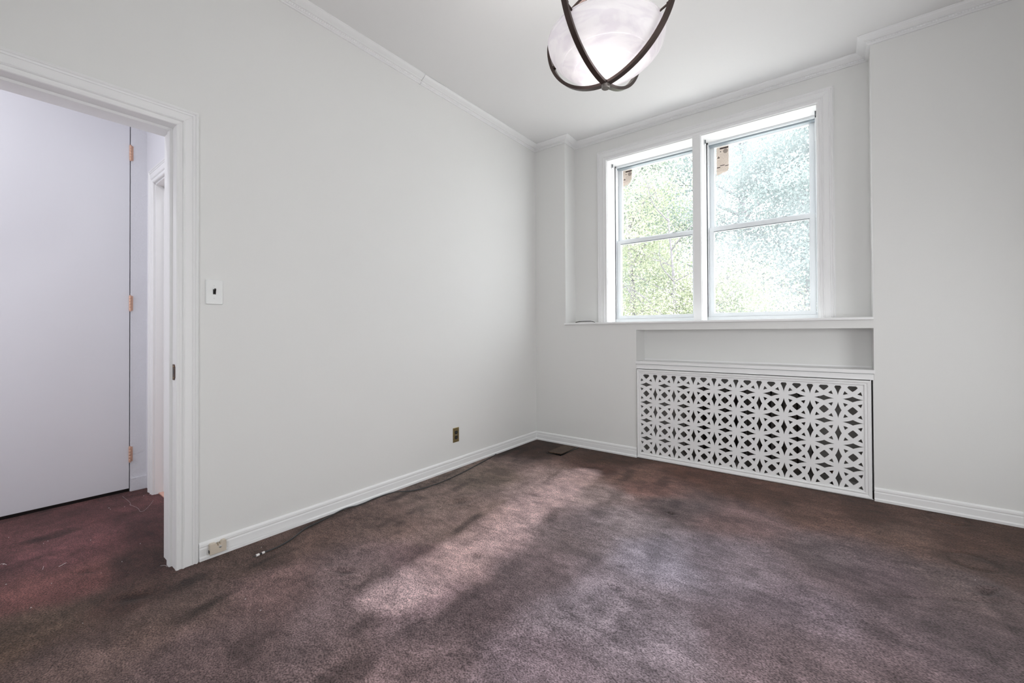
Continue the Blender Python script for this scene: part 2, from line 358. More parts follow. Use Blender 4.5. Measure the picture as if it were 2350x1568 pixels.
b = B(); b.box(XR, XR+.15, YR-.1, .78, -.05, 3.05); b.box(XR, XR+.15, 2.72, YB, -.05, 3.05); b.box(XR, XR+.15, .78, 2.72, -.05, .73); b.box(XR, XR+.15, .78, 2.72, 2.37, 3.05)
S(b.build('wall_right', M['wall']))
b = B()
for y0, y1, z0, z1 in ((.78, .83, .73, 2.37), (2.67, 2.72, .73, 2.37), (.83, 2.67, .73, .78), (.83, 2.67, 2.32, 2.37), (1.72, 1.78, .78, 2.32)): b.box(XR+.04, XR+.10, y0, y1, z0, z1)
S(b.build('window_4', M['vinyl']))  # unseen window frame added around the side fill light
tag(B().box(XR+.085, XR+.09, .79, 2.71, .74, 2.36).build('roller_blind', M['ceiling']), 'white roller blind drawn over the window in the side wall', 'blind')  # added panel closing the made-up side opening against the sun
# rear wall, with an opening made up for the rear fill light
b = B(); b.box(XL, -1.55, YR-.15, YR, -.05, 3.05); b.box(.85, XR, YR-.15, YR, -.05, 3.05); b.box(-1.55, .85, YR-.15, YR, -.05, .72); b.box(-1.55, .85, YR-.15, YR, 2.52, 3.05)
S(b.build('wall_rear', M['wall']))
b = B(); b.box(-1.55, -1.50, YR-.1, YR-.04, .72, 2.52); b.box(.80, .85, YR-.1, YR-.04, .72, 2.52); b.box(-1.5, .8, YR-.1, YR-.04, .72, .77); b.box(-1.5, .8, YR-.1, YR-.04, 2.47, 2.52); b.box(-.375, -.325, YR-.1, YR-.04, .77, 2.47)
S(b.build('window_3', M['vinyl']))  # made-up window frame for the rear fill light
b = B(); b.box(-4.1, XR+.2, -1.5, 4.1, ZC, ZC+.12); S(b.build('ceiling', M['ceiling']))

tag(B().box(-1.54, .84, YR-.09, YR-.085, .73, 2.51).build('roller_blind', M['ceiling']), 'white roller blind drawn over the window behind the viewpoint', 'blind')  # added panel, keeps sun out of the made-up rear opening
# hall beyond the doorway
b = B(); b.box(X2-.15, X2, .693, YH+.1, -.05, 3.05)
hw = S(b.build('wall_hall_side', M['rough_paint']))
b = B(); b.box(X2, X2+.010, .696, YH, 0, .089); b.build('plinth', M['rough_paint'], hw, bevel=.002)
b = B(); b.box(X2-.30, X2-.15, -1.5, .70, -.05, 3.0); b.box(X2-.15, X2, -1.5, .70, -.06, -.02); b.box(X2-.15, X2, -1.5, .693, 2.62, 3.05); b.box(X2-.15, X2, -1.5, -.36, -.05, 2.62)
S(b.build('wall_hall_far', M['hall_wall']))
b = B(); b.box(X2, -3.615, YH, YH+.13, -.05, 3.05); b.box(-3.615, -2.80, YH, YH+.13, 2.085, 3.05); b.box(-2.80, XL-T, YH, YH+.13, -.05, 3.05)
S(b.build('wall_hall_end', M['hall_wall']))
b = B(); b.box(-4.1, XL-T, -1.5, -1.3, -.05, 3.05); S(b.build('wall_hall_rear', M['hall_wall']))
b = B(); b.box(-4.1, XL-T, 2.6, 2.7, -.05, 3.05); b.box(-4.15, -4.05, YH+.13, 2.6, -.05, 3.05); S(b.build('wall_next_room', M['hall_wall']))
b = B(); b.box(-3.95, XL-T, YH+.02, 2.6, -.004, .006); S(b.build('floor_next_room', M['pink_wood']))

# ------------------------------------------------------------------ mouldings
# door / window casing: u = across the board from its inner edge, d = proud of the wall
CAS = [(0, 0), (0, .011), (.003, .014), (.010, .015), (.012, .012), (.021, .012), (.0225, .016), (.026, .019), (.030, .017), (.032, .014), (.060, .0135), (.0615, .0165), (.064, .0165),
       (.0655, .013), (.071, .0125), (.074, .017), (.078, .0185), (.081, .016), (.083, .011), (.086, .010), (.086, 0)]
def scale_prof(p, w): k = w/p[-1][0]; return [(u*k, d) for u, d in p]
def casing(parent, O, wdir, up, nrm, width_open, height, w, g=.0006, legs=(True, True), mat_=None):
    """O = inner bottom corner at the start side; wdir runs along the wall to the other side"""
    O = Vector(O); W = Vector(wdir); Uv = Vector(up); N = Vector(nrm); P = scale_prof(CAS, w); m_ = mat_ or M['trim']
    if legs[0]: B().prism(O, Uv, -W, N, P, height-g, me=(1, 0)).build('casing_side', m_, parent)
    if legs[1]: B().prism(O+W*width_open, Uv, W, N, P, height-g, me=(1, 0)).build('casing_side', m_, parent)
    B().prism(O+Uv*height, W, Uv, N, P, width_open, ms=(-1, 0), me=(1, 0)).build('casing_head', m_, parent)
# doorway of the room
D0, D1, DH = -.22, .588, 2.025
tr = S(empty('trim_1', (XL, .588, 0))); tag(tr, 'white moulded casing around the open doorway')
casing(tr, (XL, D0, -.005), (0, 1, 0), (0, 0, 1), (1, 0, 0), D1-D0, DH+.005, .086)
fr = S(empty('door_2', (XL-T/2, .588, 0))); tag(fr, 'white painted door frame of the empty doorway')
B().box(XL-T-.012, XL+.002, D1+.001, D1+.02, -.005, DH+.02).build('jamb', M['trim'], fr, bevel=.0015)
B().box(XL-T-.012, XL+.002, D0-.02, D0-.001, -.005, DH+.02).build('jamb', M['trim'], fr, bevel=.0015)
B().box(XL-T-.0118, XL+.0018, D0-.003, D1+.003, DH+.001, DH+.02).build('head_jamb', M['trim'], fr, bevel=.0015)
ST = [(0, 0), (0, .011), (.003, .0125), (.034, .0125), (.038, .009), (.040, 0)]
B().prism((XL-.050, D1+.0015, -.005), (0, 0, 1), (-1, 0, 0), (0, -1, 0), ST, DH+.005).build('door_stop', M['trim'], fr)
B().prism((XL-.050, D0-.0015, -.005), (0, 0, 1), (-1, 0, 0), (0, 1, 0), ST, DH+.005).build('door_stop', M['trim'], fr)
B().prism((XL-.0495, D0, DH+.0013), (0, 1, 0), (-1, 0, 0), (0, 0, -1), ST, D1-D0).build('door_stop', M['trim'], fr)
b = B(); xs = XL-.024; prof = [(-.012, -.036), (.010, -.036), (.022, -.020), (.022, .020), (.010, .036), (-.012, .036)]
b.prism((xs, D1-.0015, .895), (0, 1, 0), (1, 0, 0), (0, 0, 1), prof, .003)
sp = b.build('strike_plate', M['dark_brass'], fr); sp['label'] = 'dark brown brass strike plate'
B().box(xs-.004, xs+.009, D1-.0022, D1-.0012, .885, .908).build('latch_hole', M['black'], sp)
for dz in (-.026, .026): B().lathe((xs+.002, D1-.0022, .895+dz), [(.0001, -.0012), (.0028, -.0008), (.0035, .0008)], 12, 'y').build('screw', M['brass'], sp)

# hall: end doorway casing and jamb
tr = S(empty('trim_2', (-3.615, YH, 0))); tag(tr, 'white casing of the second doorway at the end of the hall')
casing(tr, (-3.615, YH, -.005), (1, 0, 0), (0, 0, 1), (0, -1, 0), .815, 2.090, .10)
for x0 in (-3.66, -3.585): B().box(-3.625 if x0 < -3.6 else -3.617, -3.611 if x0 < -3.6 else -3.603, YH+.001 if x0 < -3.6 else YH+.045, YH+.13 if x0 < -3.6 else YH+.085, -.005, 2.085).build('jamb', M['trim'], tr, bevel=.0012)
B().box(-3.615, -2.80, YH+.001, YH+.13, 2.073, 2.0845).build('head_jamb', M['trim'], tr)
B().box(-3.615, -2.80, YH+.045, YH+.085, 2.061, 2.073).build('door_stop', M['trim'], tr)

# hall door, closed flush slab
dr = S(empty('door_1', (X2, .69, .03))); tag(dr, 'tall flush white slab door across the hall, closed')
B().box(X2-.04, X2+.001, -.345, .6885, .022, 2.60).build('slab', M['hall_door'], dr, bevel=.002)
for zc in (2.312, 1.282, .253):
    h_ = empty('hinge', (0, 0, 0)); h_.parent = dr; h_.location = (.004, .001, zc-.03)
    for k in range(5):
        z0 = zc-.05+k*.02
        B().lathe((X2+.006, .6915, z0+.0005), [(.0062, 0), (.0068, .001), (.0068, .018), (.0062, .019)], 14).build('knuckle', M['copper'], h_, smooth=True)
    B().lathe((X2+.006, .6915, zc+.0495), [(.0045, 0), (.005, .003), (.002, .007)], 12).build('pin', M['copper'], h_, smooth=True)
    B().lathe((X2+.006, .6915, zc-.0545), [(.002, -.002), (.005, 0), (.0045, .005)], 12).build('pin', M['copper'], h_, smooth=True)
    B().box(X2+.0005, X2+.003, .6935, .706, zc-.05, zc+.05).build('leaf_plate', M['copper'], h_)

B().box(X2-.12, X2-.012, -.36, .69, -.01, .022).build('threshold_gap', M['black'], dr)  # black block painting the dark of the gap below the door
# baseboards: u = height, d = thickness
BAS = [(0, 0), (0, .017), (.013, .017), (.0165, .013), (.019, .0105), (.052, .0105), (.058, .0085), (.062, .0085), (.064, .0115), (.075, .0105), (.080, .0075), (.083, .003), (.083, 0)]
def base(name, O, A, D, L, ms, me, label=None):
    o = S(B().prism(O, A, (0, 0, 1), D, BAS, L, ms, me).build(name, M['trim'])); 
    if label: o['label'] = label
    return o
base('baseboard_left', (XL, .6765, 0), (0, 1, 0), (1, 0, 0), YB-.6765, (0, 0), (0, -1))
base('baseboard_back', (XL, YB, 0), (1, 0, 0), (0, -1, 0), -1.3475-XL, (0, 1), (0, 0))
base('baseboard_right', (.186, YB, 0), (1, 0, 0), (0, -1, 0), XR-.186, (0, 0), (0, 0))
B().box(XL, XR, YR, YR+.012, 0, .083).build('baseboard_rear', M['trim'])['kind'] = 'structure'

# crown moulding: u = down from the ceiling, d = out from the wall
CR = [(0, 0), (0, .066), (.005, .066), (.007, .062), (.014, .055), (.021, .043), (.026, .033), (.0275, .033), (.0285, .030), (.031, .0295), (.0325, .020), (.0415, .019), (.043, .0215), (.0455, .0215), (.0475, .013), (.0515, .010), (.0515, 0)]
def crown(name, O, A, D, L, ms, me, beads=True, dz=0, lab=None):
    t_ = S(empty(name, O)); 
    if lab: t_['label'] = lab
    O = Vector(O)+Vector((0, 0, dz)); A = Vector(A); D = Vector(D)
    B().prism(O, A, (0, 0, -1), D, CR, L, ms, me).build('molding', M['trim'], t_)
    if beads:
        q_ = B(); n = int(abs(L)/.0135); d0 = .0215
        for i in range(n):
            a = (i+.5)*.0135
            if a > L-(.02 if me[1] < 0 else -.02) or a < (.02 if ms[1] > 0 else -.02): continue
            c = O+A*a+D*d0+Vector((0, 0, -.037)); h, wd, dp = .0033, .0038, .0035
            vs = [c-A*wd-D*.002, c+Vector((0, 0, h))-D*.002, c+A*wd-D*.002, c-Vector((0, 0, h))-D*.002, c+D*dp]
            q_.add(vs, [(0, 1, 4), (1, 2, 4), (2, 3, 4), (3, 0, 4), (3, 2, 1, 0)])
        q_.build('bead_row', M['trim'], t_, kind='stuff')
    return t_
zc = ZC+.0005
seams = [YR, 2.016, 2.217, YB]
crown('trim_3', (XL, seams[0], zc), (0, 1, 0), (1, 0, 0), seams[1]-seams[0]-.0012, (0, 0), (0, 0), lab='beaded crown moulding over the long plain wall')
crown('trim_4', (XL, seams[1], zc), (0, 1, 0), (1, 0, 0), seams[2]-seams[1]-.0012, (0, 0), (0, 0), dz=-.003, lab='short pieced-in length of beaded crown moulding')
crown('trim_5', (XL, seams[2], zc), (0, 1, 0), (1, 0, 0), seams[3]-seams[2], (0, 0), (0, -1), dz=-.0015, lab='beaded crown moulding running into the corner beside the window')
crown('trim_6', (XL, YB, zc), (1, 0, 0), (0, -1, 0), XP-XL, (0, 1), (0, 1), lab='crown moulding across the narrow pier')
crown('trim_7', (XP, YB, zc), (0, 1, 0), (1, 0, 0), YA-YB, (0, -1), (0, -1), lab='short crown return into the window alcove')
crown('trim_8', (XP, YA, zc), (1, 0, 0), (0, -1, 0), XA-XP, (0, 1), (0, -1), lab='crown moulding above the window')
crown('trim_9', (XA, YA, zc), (0, -1, 0), (-1, 0, 0), YA-YB, (0, 1), (0, 1), lab='crown return at the far side of the window alcove')
crown('trim_10', (XA, YB, zc), (1, 0, 0), (0, -1, 0), XR-XA, (0, -1), (0, 0), lab='crown moulding on the wall beyond the window alcove')

# window sill board, alcove corner edges
SILL = [(0, 0), (0, .215), (.003, .219), (.015, .219), (.018, .215), (.018, 0)]
b = B().prism((XP-.006, YA+.005, ZS), (1, 0, 0), (0, 0, -1), (0, -1, 0), SILL, XA-XP+.006)
tag(S(b.build('trim_11', M['trim'])), 'long white sill board under the windows')
# niche shelf with lip, fascia under it
sh = S(empty('trim_12', (-.58, YB, .80))); tag(sh, 'white ledge of the shallow niche over the radiator grille')
B().box(-1.354, XA+.004, YB-.012, 3.702, .797, .821).build('ledge', M['trim'], sh, bevel=.002)
B().box(-1.351, XA, YB-.0045, YB+.01, .7945, .7975).build('shadow_gap', M['dark_gasket'], sh)  # dark strip drawn for the shadow below the ledge lip
B().box(-1.35, XA-.001, YB-.002, YB+.02, .757, .795).build('fascia', M['trim'], sh, bevel=.001)
B().box(-1.35, XA, 3.694, 3.702, .821, .833).build('bead_strip', M['trim'], sh)
B().box(.1865, XA, YB-.001, YB+.02, .0, .757).build('edge_strip', M['wall'], sh)

# ------------------------------------------------------------------ radiator grille
RO, RI, PR = 1.010, .842, .150
def arcpts(c, r, p, q, n=5):
    a0 = math.atan2(p[1]-c[1], p[0]-c[0]); a1 = math.atan2(q[1]-c[1], q[0]-c[0])
    while a1-a0 > PI: a1 -= 2*PI
    while a0-a1 > PI: a1 += 2*PI
    return [(c[0]+r*math.cos(a0+(a1-a0)*k/n), c[1]+r*math.sin(a0+(a1-a0)*k/n)) for k in range(n)]
def hole_square():
    a = math.sqrt(RI*RI-.25)-.5; V = [(0, a), (a, 0), (0, -a), (-a, 0)]; H = [(-.5, -.5), (-.5, .5), (.5, .5), (.5, -.5)]
    out = []
    for k in range(4): out += arcpts(H[k], RI, V[k], V[(k+1) % 4])
    return out
def hole_diamond():   # tall, centred on a cell border
    a = 1-math.sqrt(RO*RO-.25); t = .5-math.sqrt(RO*RO-1)
    V = [(0, t), (a, 0), (0, -t), (-a, 0)]; H = [(1, .5), (1, -.5), (-1, -.5), (-1, .5)]
    out = []
    for k in range(4): out += arcpts(H[k], RO, V[k], V[(k+1) % 4])
    return out
def hole_tri():       # triangle beside hub (-.5,-.5) of a cell centred on 0
    s = (2-math.sqrt(4-8*(1-RI*RI)))/4
    y = (1-(RO*RO-RI*RI))/2; x = 1-math.sqrt(RI*RI-y*y)
    A_, B_, C_ = (s-.5, s-.5), (y-.5, x-.5), (x-.5, y-.5)
    # hub(0,1)->(-.5,.5) bounds A-B ; hub (1,1) bounds B-C ; hub (1,0) bounds C-A
    return arcpts((-.5, .5), RI, A_, B_)+arcpts((.5, .5), RO, B_, C_)+arcpts((.5, -.5), RI, C_, A_)
def clip_top(P, zmax):
    out = []
    for i, p in enumerate(P):
        n_ = P[(i+1) % len(P)]
        if p[1] <= zmax: out.append(p)
        if (p[1] <= zmax) != (n_[1] <= zmax):
            t = (zmax-p[1])/(n_[1]-p[1]); out.append((p[0]+t*(n_[0]-p[0]), zmax))
    return out
GX, GZ = -1.265, .100                          # centre of the first cell
holes = []
def put(P, cx, cz, rot=0):
    c, s = [(1, 0), (0, 1), (-1, 0), (0, -1)][rot]
    Q = clip_top([(cx+PR*(c*x-s*y), cz+PR*(s*x+c*y)) for x, y in P], .7105)
    if len(Q) > 2: holes.append(Q)
SQ, DI, TR = hole_square(), hole_diamond(), hole_tri()
for i in range(10):
    for j in range(5):
        cx, cz = GX+PR*i, GZ+PR*j
        put(SQ, cx, cz)
        for k in range(4):
            if j < 4 or k in (0, 1): put(TR, cx, cz, k)
        if j > 0: put(DI, cx, cz-PR/2, 1)
        if i > 0: put(DI, cx-PR/2, cz)
cu = bpy.data.curves.new('lattice', 'CURVE'); cu.dimensions = '2D'; cu.fill_mode = 'BOTH'; cu.extrude = .003
def spl(P):
    s = cu.splines.new('POLY'); s.points.add(len(P)-1); s.use_cyclic_u = True
    for k, p in enumerate(P): s.points[k].co = (p[0], p[1], 0, 1)
spl([(-1.335, .02), (.160, .02), (.160, .735), (-1.335, .735)])
for P in holes: spl(P)
tmp = bpy.data.objects.new('tmp', cu); COL.objects.link(tmp)
dg = bpy.context.evaluated_depsgraph_get(); mesh = bpy.data.meshes.new_from_object(tmp.evaluated_get(dg)); bpy.data.objects.remove(tmp)
mesh.transform(Matrix.Translation((0, YB-.001, 0)) @ Matrix.Rotation(PI/2, 4, 'X'))
mesh.name = 'lattice_panel'; mesh.materials.clear()
gr = empty('radiator_grille', (-.584, YB, 0))
tag(gr, 'white pierced radiator grille of interlaced rings in a moulded frame', 'grille')
mesh.transform(Matrix.Translation(-Vector(gr.location))); link('lattice_panel', mesh, M['trim'], gr)
GFW = [(0, -.004), (0, .008), (.002, .011), (.006, .012), (.010, .008), (.014, .008), (.018, .013), (.026, .015), (.031, .015), (.033, .009), (.036, .007), (.036, -.004)]
def gframe(O, A, U, L, w):
    P = [(u*w/.036, d) for u, d in GFW]
    return B().prism(O, A, U, (0, -1, 0), P, L, (-1, 0), (1, 0)).build('frame_rail', M['trim'], gr)
ix0, ix1, iz0, iz1 = -1.315, .141, .044, .722
gframe((ix0, YB, iz0), (0, 0, 1), (-1, 0, 0), iz1-iz0, .030); gframe((ix1, YB, iz0), (0, 0, 1), (1, 0, 0), iz1-iz0, .036)
gframe((ix0, YB, iz1), (1, 0, 0), (0, 0, 1), ix1-ix0, .030); gframe((ix0, YB, iz0), (1, 0, 0), (0, 0, -1), ix1-ix0, .042)

# radiator behind it
ra = empty('radiator', (-.55, 3.61, 0)); tag(ra, 'dark cast iron column radiator hidden behind the pierced grille', 'radiator')
def sec(x):
    b = B()
    for dy in (-.042, 0, .042):
        b.tube([(x, 3.61+dy, .12), (x, 3.61+dy, .60)], .015, 8)
    b.tube([(x, 3.555, .10), (x, 3.665, .10)], .028, 8); b.tube([(x, 3.555, .61), (x, 3.665, .61)], .026, 8)
    return b
r0 = sec(-.96).build('section', M['iron'], ra, smooth=True)
for k in range(1, 16):
    c = r0.copy(); COL.objects.link(c); c.location.x = k*.056
for x in (-.96, -.12):
    B().box(x-.012, x+.012, 3.56, 3.66, 0, .10).build('foot', M['iron'], ra, bevel=.003)
B().tube([(-.13, 3.61, .10), (-.02, 3.61, .10), (-.02, 3.61, -.01)], .014, 10).build('pipe', M['iron'], ra, smooth=True)
B().lathe((-.02, 3.61, .10), [(.012, -.03), (.022, -.02), (.022, .02), (.014, .03), (.02, .035), (.02, .05), (.004, .055)], 16).build('valve', M['dark_brass'], ra, smooth=True)
B().tube([(.02, 3.60, .05), (.10, 3.56, .06), (.17, 3.60, .04)], .018, 8).build('pipe', M['cavity'], ra, smooth=True)

# ------------------------------------------------------------------ windows
CW = .095
tr = S(empty('trim_13', (-.9, YA, ZS))); tag(tr, 'white moulded casing framing the pair of windows')
casing(tr, (-1.70, YA, ZS), (1, 0, 0), (0, 0, 1), (0, -1, 0), 1.61, 2.69-ZS, CW)
B().box(-1.70, -.09, YA-.001, 3.905, 2.684, 2.6895).build('head_lining', M['trim'], tr)
B().box(-.929, -.867, YA-.012, 3.93, ZS, 2.692).build('mullion', M['trim'], tr, bevel=.0015)
def window(name, x0, x1, glass, label, hz):
    root = S(empty(name, ((x0+x1)/2, 3.90, ZS))); root['label'] = label
    Y0 = 3.872
    # side linings of the opening, with small steps
    for xs, sg in ((x0, 1), (x1, -1)):
        P = [(0, 0), (0, .004), (.10, .004), (.102, .008), (.130, .008), (.132, .004), (.172, .004), (.172, 0)]
        B().prism((xs, YA, ZS), (0, 0, 1), (0, 1, 0), (sg, 0, 0), P, 2.69-ZS).build('lining', M['trim'], root)
    # outer frame: three tracks each side, head and sill
    def fr_(x, sg):
        b = B(); f = lambda a, c, y0, y1, z0=ZS, z1=2.69: b.box(min(x+sg*a, x+sg*c), max(x+sg*a, x+sg*c), y0, y1, z0, z1)
        f(.004, .010, Y0, 3.99); f(.004, .017, Y0, Y0+.006); f(.004, .017, 3.921, 3.926); f(.004, .017, 3.965, 3.99); f(.0095, .0158, Y0+.013, 3.9205)
        return b
    fr_(x0, 1).build('side_track', M['vinyl'], root); fr_(x1, -1).build('side_track', M['vinyl'], root)
    B().box(x0+.004, x1-.004, Y0, 3.99, 2.676, 2.69).box(x0+.004, x1-.004, Y0, Y0+.02, 2.668, 2.676).build('head_frame', M['vinyl'], root)
    B().box(x0+.006, x1-.006, 3.893, 3.9275, 2.655, 2.677).build('head_track', M['track'], root)  # blue-grey strip painting the shaded band beneath the head
    B().box(x0+.004, x1-.004, Y0-.002, 3.99, ZS, 1.192).build('sill_frame', M['vinyl'], root, bevel=.001)
    # balance covers in the upper tracks
    for xa, xb in ((x0+.0105, x0+.0185), (x1-.0185, x1-.0105)):
        B().box(xa, xb, 3.880, 3.918, 2.50, 2.674).build('balance_cover', M['trim'], root, bevel=.001)
        B().box(xa, (xa+xb)/2, 3.897, 3.903, 1.96, 2.50).build('balance_channel', M['dark_gasket'], root)
    def sash(nm, xa, xb, za, zb, ya, yb, st, bt, tp):
        b = B()
        ic = .004
        for (a, c, e, f_) in ((xa, xa+st, za, zb), (xb-st, xb, za, zb), (xa+st, xb-st, za, za+bt), (xa+st, xb-st, zb-tp, zb)):
            b.box(a, c, ya, yb, e, f_)
        o = b.build(nm, M['vinyl'], root)
        k = B()   # glazing bead, stepped back from the face
        g = .0035
        k.box(xa+st, xa+st+g, ya+.006, yb-.002, za+bt, zb-tp); k.box(xb-st-g, xb-st, ya+.006, yb-.002, za+bt, zb-tp)
        k.box(xa+st+g, xb-st-g, ya+.006, yb-.002, za+bt, za+bt+g); k.box(xa+st+g, xb-st-g, ya+.006, yb-.002, zb-tp-g, zb-tp)
        k.build('glazing_bead', M['trim'], o)
        ym = (ya+yb)/2
        B().box(xa+st, xb-st, ym-.002, ym+.002, za+bt, zb-tp).build('pane', glass, o)
        return o
    lo = sash('lower_sash', x0+.017, x1-.019, 1.193, 1.955, 3.884, 3.918, .036, .030, .034)
    sash('upper_sash', x0+.017, x1-.019, 1.936, 2.676, 3.928, 3.962, .034, .034, .022)
    B().box(x0+.014, x1-.016, 3.8955, 3.9, 1.192, 1.1935).build('gasket', M['dark_gasket'], root)
    # shade under the meeting rail, put in as a dark strip
    B().box(x0+.054, x1-.056, 3.8850, 3.8985, 1.9165, 1.9215).build('gasket', M['dark_gasket'], root)
    for fx in (.27, .73):
        xm = x0+.017+(x1-x0-.036)*fx
        l = B().box(xm-.028, xm+.028, 3.888, 3.914, 1.955, 1.959).build('sash_lock', M['vinyl'], lo, bevel=.001)
        # keeper lever (fourth level avoided: same part, second small piece beside it)
        B().box(xm-.012, xm+.020, 3.892, 3.905, 1.959, 1.966).build('sash_lock_lever', M['steel'], lo, bevel=.002)
    for fx in (.08, .92):
        xm = x0+.017+(x1-x0-.036)*fx
        B().box(xm-.016, xm+.016, 3.886, 3.896, 1.955, 1.9575).build('tilt_latch', M['vinyl'], lo)
    return root
w1 = window('window_1', -1.70, -.929, M['glass_clear'], 'double-hung window nearer the room corner, clear panes', 0)
w2 = window('window_2', -.867, -.09, M['glass_hazy'], 'double-hung window farther from the corner, hazy panes', 0)

# paper labels on the upper panes
def sticker(name, xa, xb, z1, outline, label, rows):
    y = 3.9415
    r = empty(name, ((xa+xb)/2, y, z1)); tag(r, label, 'sticker', 'paper labels on the upper window panes')
    b = B(); n = len(outline)
    b.prism((xa, y, z1), (0, 1, 0), (1, 0, 0), (0, 0, -1), outline, .0006).build('paper', M['paper'], r)
    W_ = xb-xa
    def bar(n_, u0, u1, v0, v1, m): B().box(xa+u0, xa+u1, y-.0006, y-.0001, z1-v1, z1-v0).build(n_, m, r)
    bar('heading_bar', W_*.28, W_*.97, .008, .020, M['ink'])
    bar('printed_mark', W_*.30, W_*.38, .036, .044, M['ink'])
    B().lathe((xa+W_*.74, y-.0004, z1-.042), [(.001, -.0002), (W_*.20, -.0002), (W_*.20, .0002)], 20, 'y').build('printed_oval', M['ink_grey'], r)
    for k in range(3):     # recycling style triangle
        a0 = PI/2+k*2*PI/3; a1 = a0+2*PI/3; c = (xa+W_*.17, z1-.088)
        B().tube([(c[0]+.009*math.cos(a0), y-.0003, c[1]+.009*math.sin(a0)), (c[0]+.009*math.cos(a1), y-.0003, c[1]+.009*math.sin(a1))], .0022, 4).build('printed_mark', M['ink'], r)
    v = .062; t = B()
    while v < rows:
        u = W_*(.05 if v > .10 else .30)
        while u < W_*.90:
            l_ = random.uniform(.004, .012); t.box(xa+u, min(xa+u+l_, xa+W_*.93), y-.0005, y-.0001, z1-v-.0022, z1-v); u += l_+.003
        v += .0095
    t.build('small_print', M['ink_grey'], r, kind='stuff')
    if rows > .15:
        bar('heading_bar', W_*.30, W_*.66, .157, .163, M['ink']); bar('heading_bar', W_*.03, W_*.30, .170, .177, M['ink']); bar('heading_bar', W_*.70, W_*.97, .166, .172, M['ink'])
sticker('window_label', -.798, -.702, 2.649, [(0, 0), (.096, 0), (.096, .195), (.093, .197), (.092, .212), (.070, .222), (.045, .228), (.020, .236), (0, .238)],
        'long tan printed paper label on the hazy window, torn along its bottom', .205)
sticker('window_label', -1.641, -1.548, 2.649, [(0, 0), (.092, 0), (.090, .080), (.078, .110), (.072, .125), (.058, .133), (.045, .150), (.030, .142), (.012, .153), (0, .150)],
        'short tan printed paper label on the clear window, torn diagonally', .115)

# roller blind brackets in the top corners of the recesses
def bracket(x, sg, label):
    r = empty('blind_bracket', (x, 3.80, 2.68)); tag(r, label, 'bracket', 'blind brackets in the window recess')
    B().box(*sorted((x, x+sg*.002)), 3.785, 3.822, 2.645, 2.688).build('side_plate', M['steel'], r, bevel=.0005)
    B().box(*sorted((x, x+sg*.030)), 3.785, 3.822, 2.685, 2.688).build('top_plate', M['steel'], r, bevel=.0005)
    B().box(*sorted((x+sg*.004, x+sg*.012)), 3.800, 3.806, 2.655, 2.684).build('hook', M['dark_gasket'], r)
bracket(-1.696, 1, 'small metal blind bracket in the upper corner nearest the room corner')
bracket(-.933, -1, 'small metal blind bracket beside the mullion in the clear window recess')
bracket(-.863, 1, 'small metal blind bracket beside the mullion in the hazy window recess')
bracket(-.094, -1, 'small metal blind bracket in the upper corner farthest from the room corner')

# strip lying on the sill
r = empty('sill_strip', (-1.90, 3.6, ZS)); tag(r, 'thin curled black and white strip lying on the window sill', 'strip')
P = spline([(-1.965, 3.56, ZS+.003), (-1.93, 3.575, ZS+.010), (-1.88, 3.59, ZS+.012), (-1.83, 3.60, ZS+.012), (-1.79, 3.61, ZS+.003)], 5)
def ribbon(pts, wv, th):
    b = B(); wv = Vector(wv); n = len(pts); vs = []
    for p in pts: vs += [p-wv, p+wv, p+wv+Vector((0, 0, th)), p-wv+Vector((0, 0, th))]
    fs = [(4*i+k, 4*i+(k+1) % 4, 4*i+4+(k+1) % 4, 4*i+4+k) for i in range(n-1) for k in range(4)]+[(3, 2, 1, 0), tuple(4*(n-1)+k for k in range(4))]
    return b.add(vs, fs)
ribbon(P, (.004, -.012, 0), .0060).build('black_underside', M['shelf_black'], r)
ribbon([p+Vector((0, 0, .0061)) for p in P[6:]], (.004, -.0125, 0), .0025).build('white_face', M['trim'], r)

# ------------------------------------------------------------------ light switch
r = empty('light_switch', (XL, .738, 1.273)); tag(r, 'white wall plate with a dark toggle switch beside the door casing', 'light switch')
def plate(x0, y0, z0, wy, hz, t, m, parent, rad=.006, name='plate', hole=None):
    bm = bmesh.new(); N = 6; pts = []
    for (cy, cz, a0) in ((wy/2-rad, hz/2-rad, 0), (-wy/2+rad, hz/2-rad, PI/2), (-wy/2+rad, -hz/2+rad, PI), (wy/2-rad, -hz/2+rad, 1.5*PI)):
        for k in range(N+1): pts.append((cy+rad*math.cos(a0+k*PI/2/N), cz+rad*math.sin(a0+k*PI/2/N)))
    b = B(); n = len(pts); vs = []
    for (dx, sc_) in ((0, 1), (t*.45, 1), (t, .93)):
        vs += [(x0+dx, y0+p[0]*(sc_ if sc_ == 1 else (wy-.006)/wy), z0+p[1]*(sc_ if sc_ == 1 else (hz-.006)/hz)) for p in pts]
    fs = [(j*n+i, j*n+(i+1) % n, (j+1)*n+(i+1) % n, (j+1)*n+i) for j in range(2) for i in range(n)]+[tuple(range(n))[::-1], tuple(range(2*n, 3*n))]
    b.add(vs, fs); bm.free(); return b.build(name, m, parent)
plate(XL, .738, 1.273, .073, .122, .007, M['switch'], r)
B().box(XL+.0065, XL+.0072, .732, .744, 1.261, 1.285).build('toggle_slot', M['black'], r)
B().add([(XL+.007, .734, 1.264), (XL+.007, .742, 1.264), (XL+.007, .742, 1.277), (XL+.007, .734, 1.277), (XL+.019, .7345, 1.283), (XL+.019, .7415, 1.283), (XL+.017, .7415, 1.289), (XL+.017, .7345, 1.289)],
        [(0, 1, 5, 4), (1, 2, 6, 5), (2, 3, 7, 6), (3, 0, 4, 7), (4, 5, 6, 7), (3, 2, 1, 0)]).build('toggle', M['black'], r)['label'] = 'black toggle'
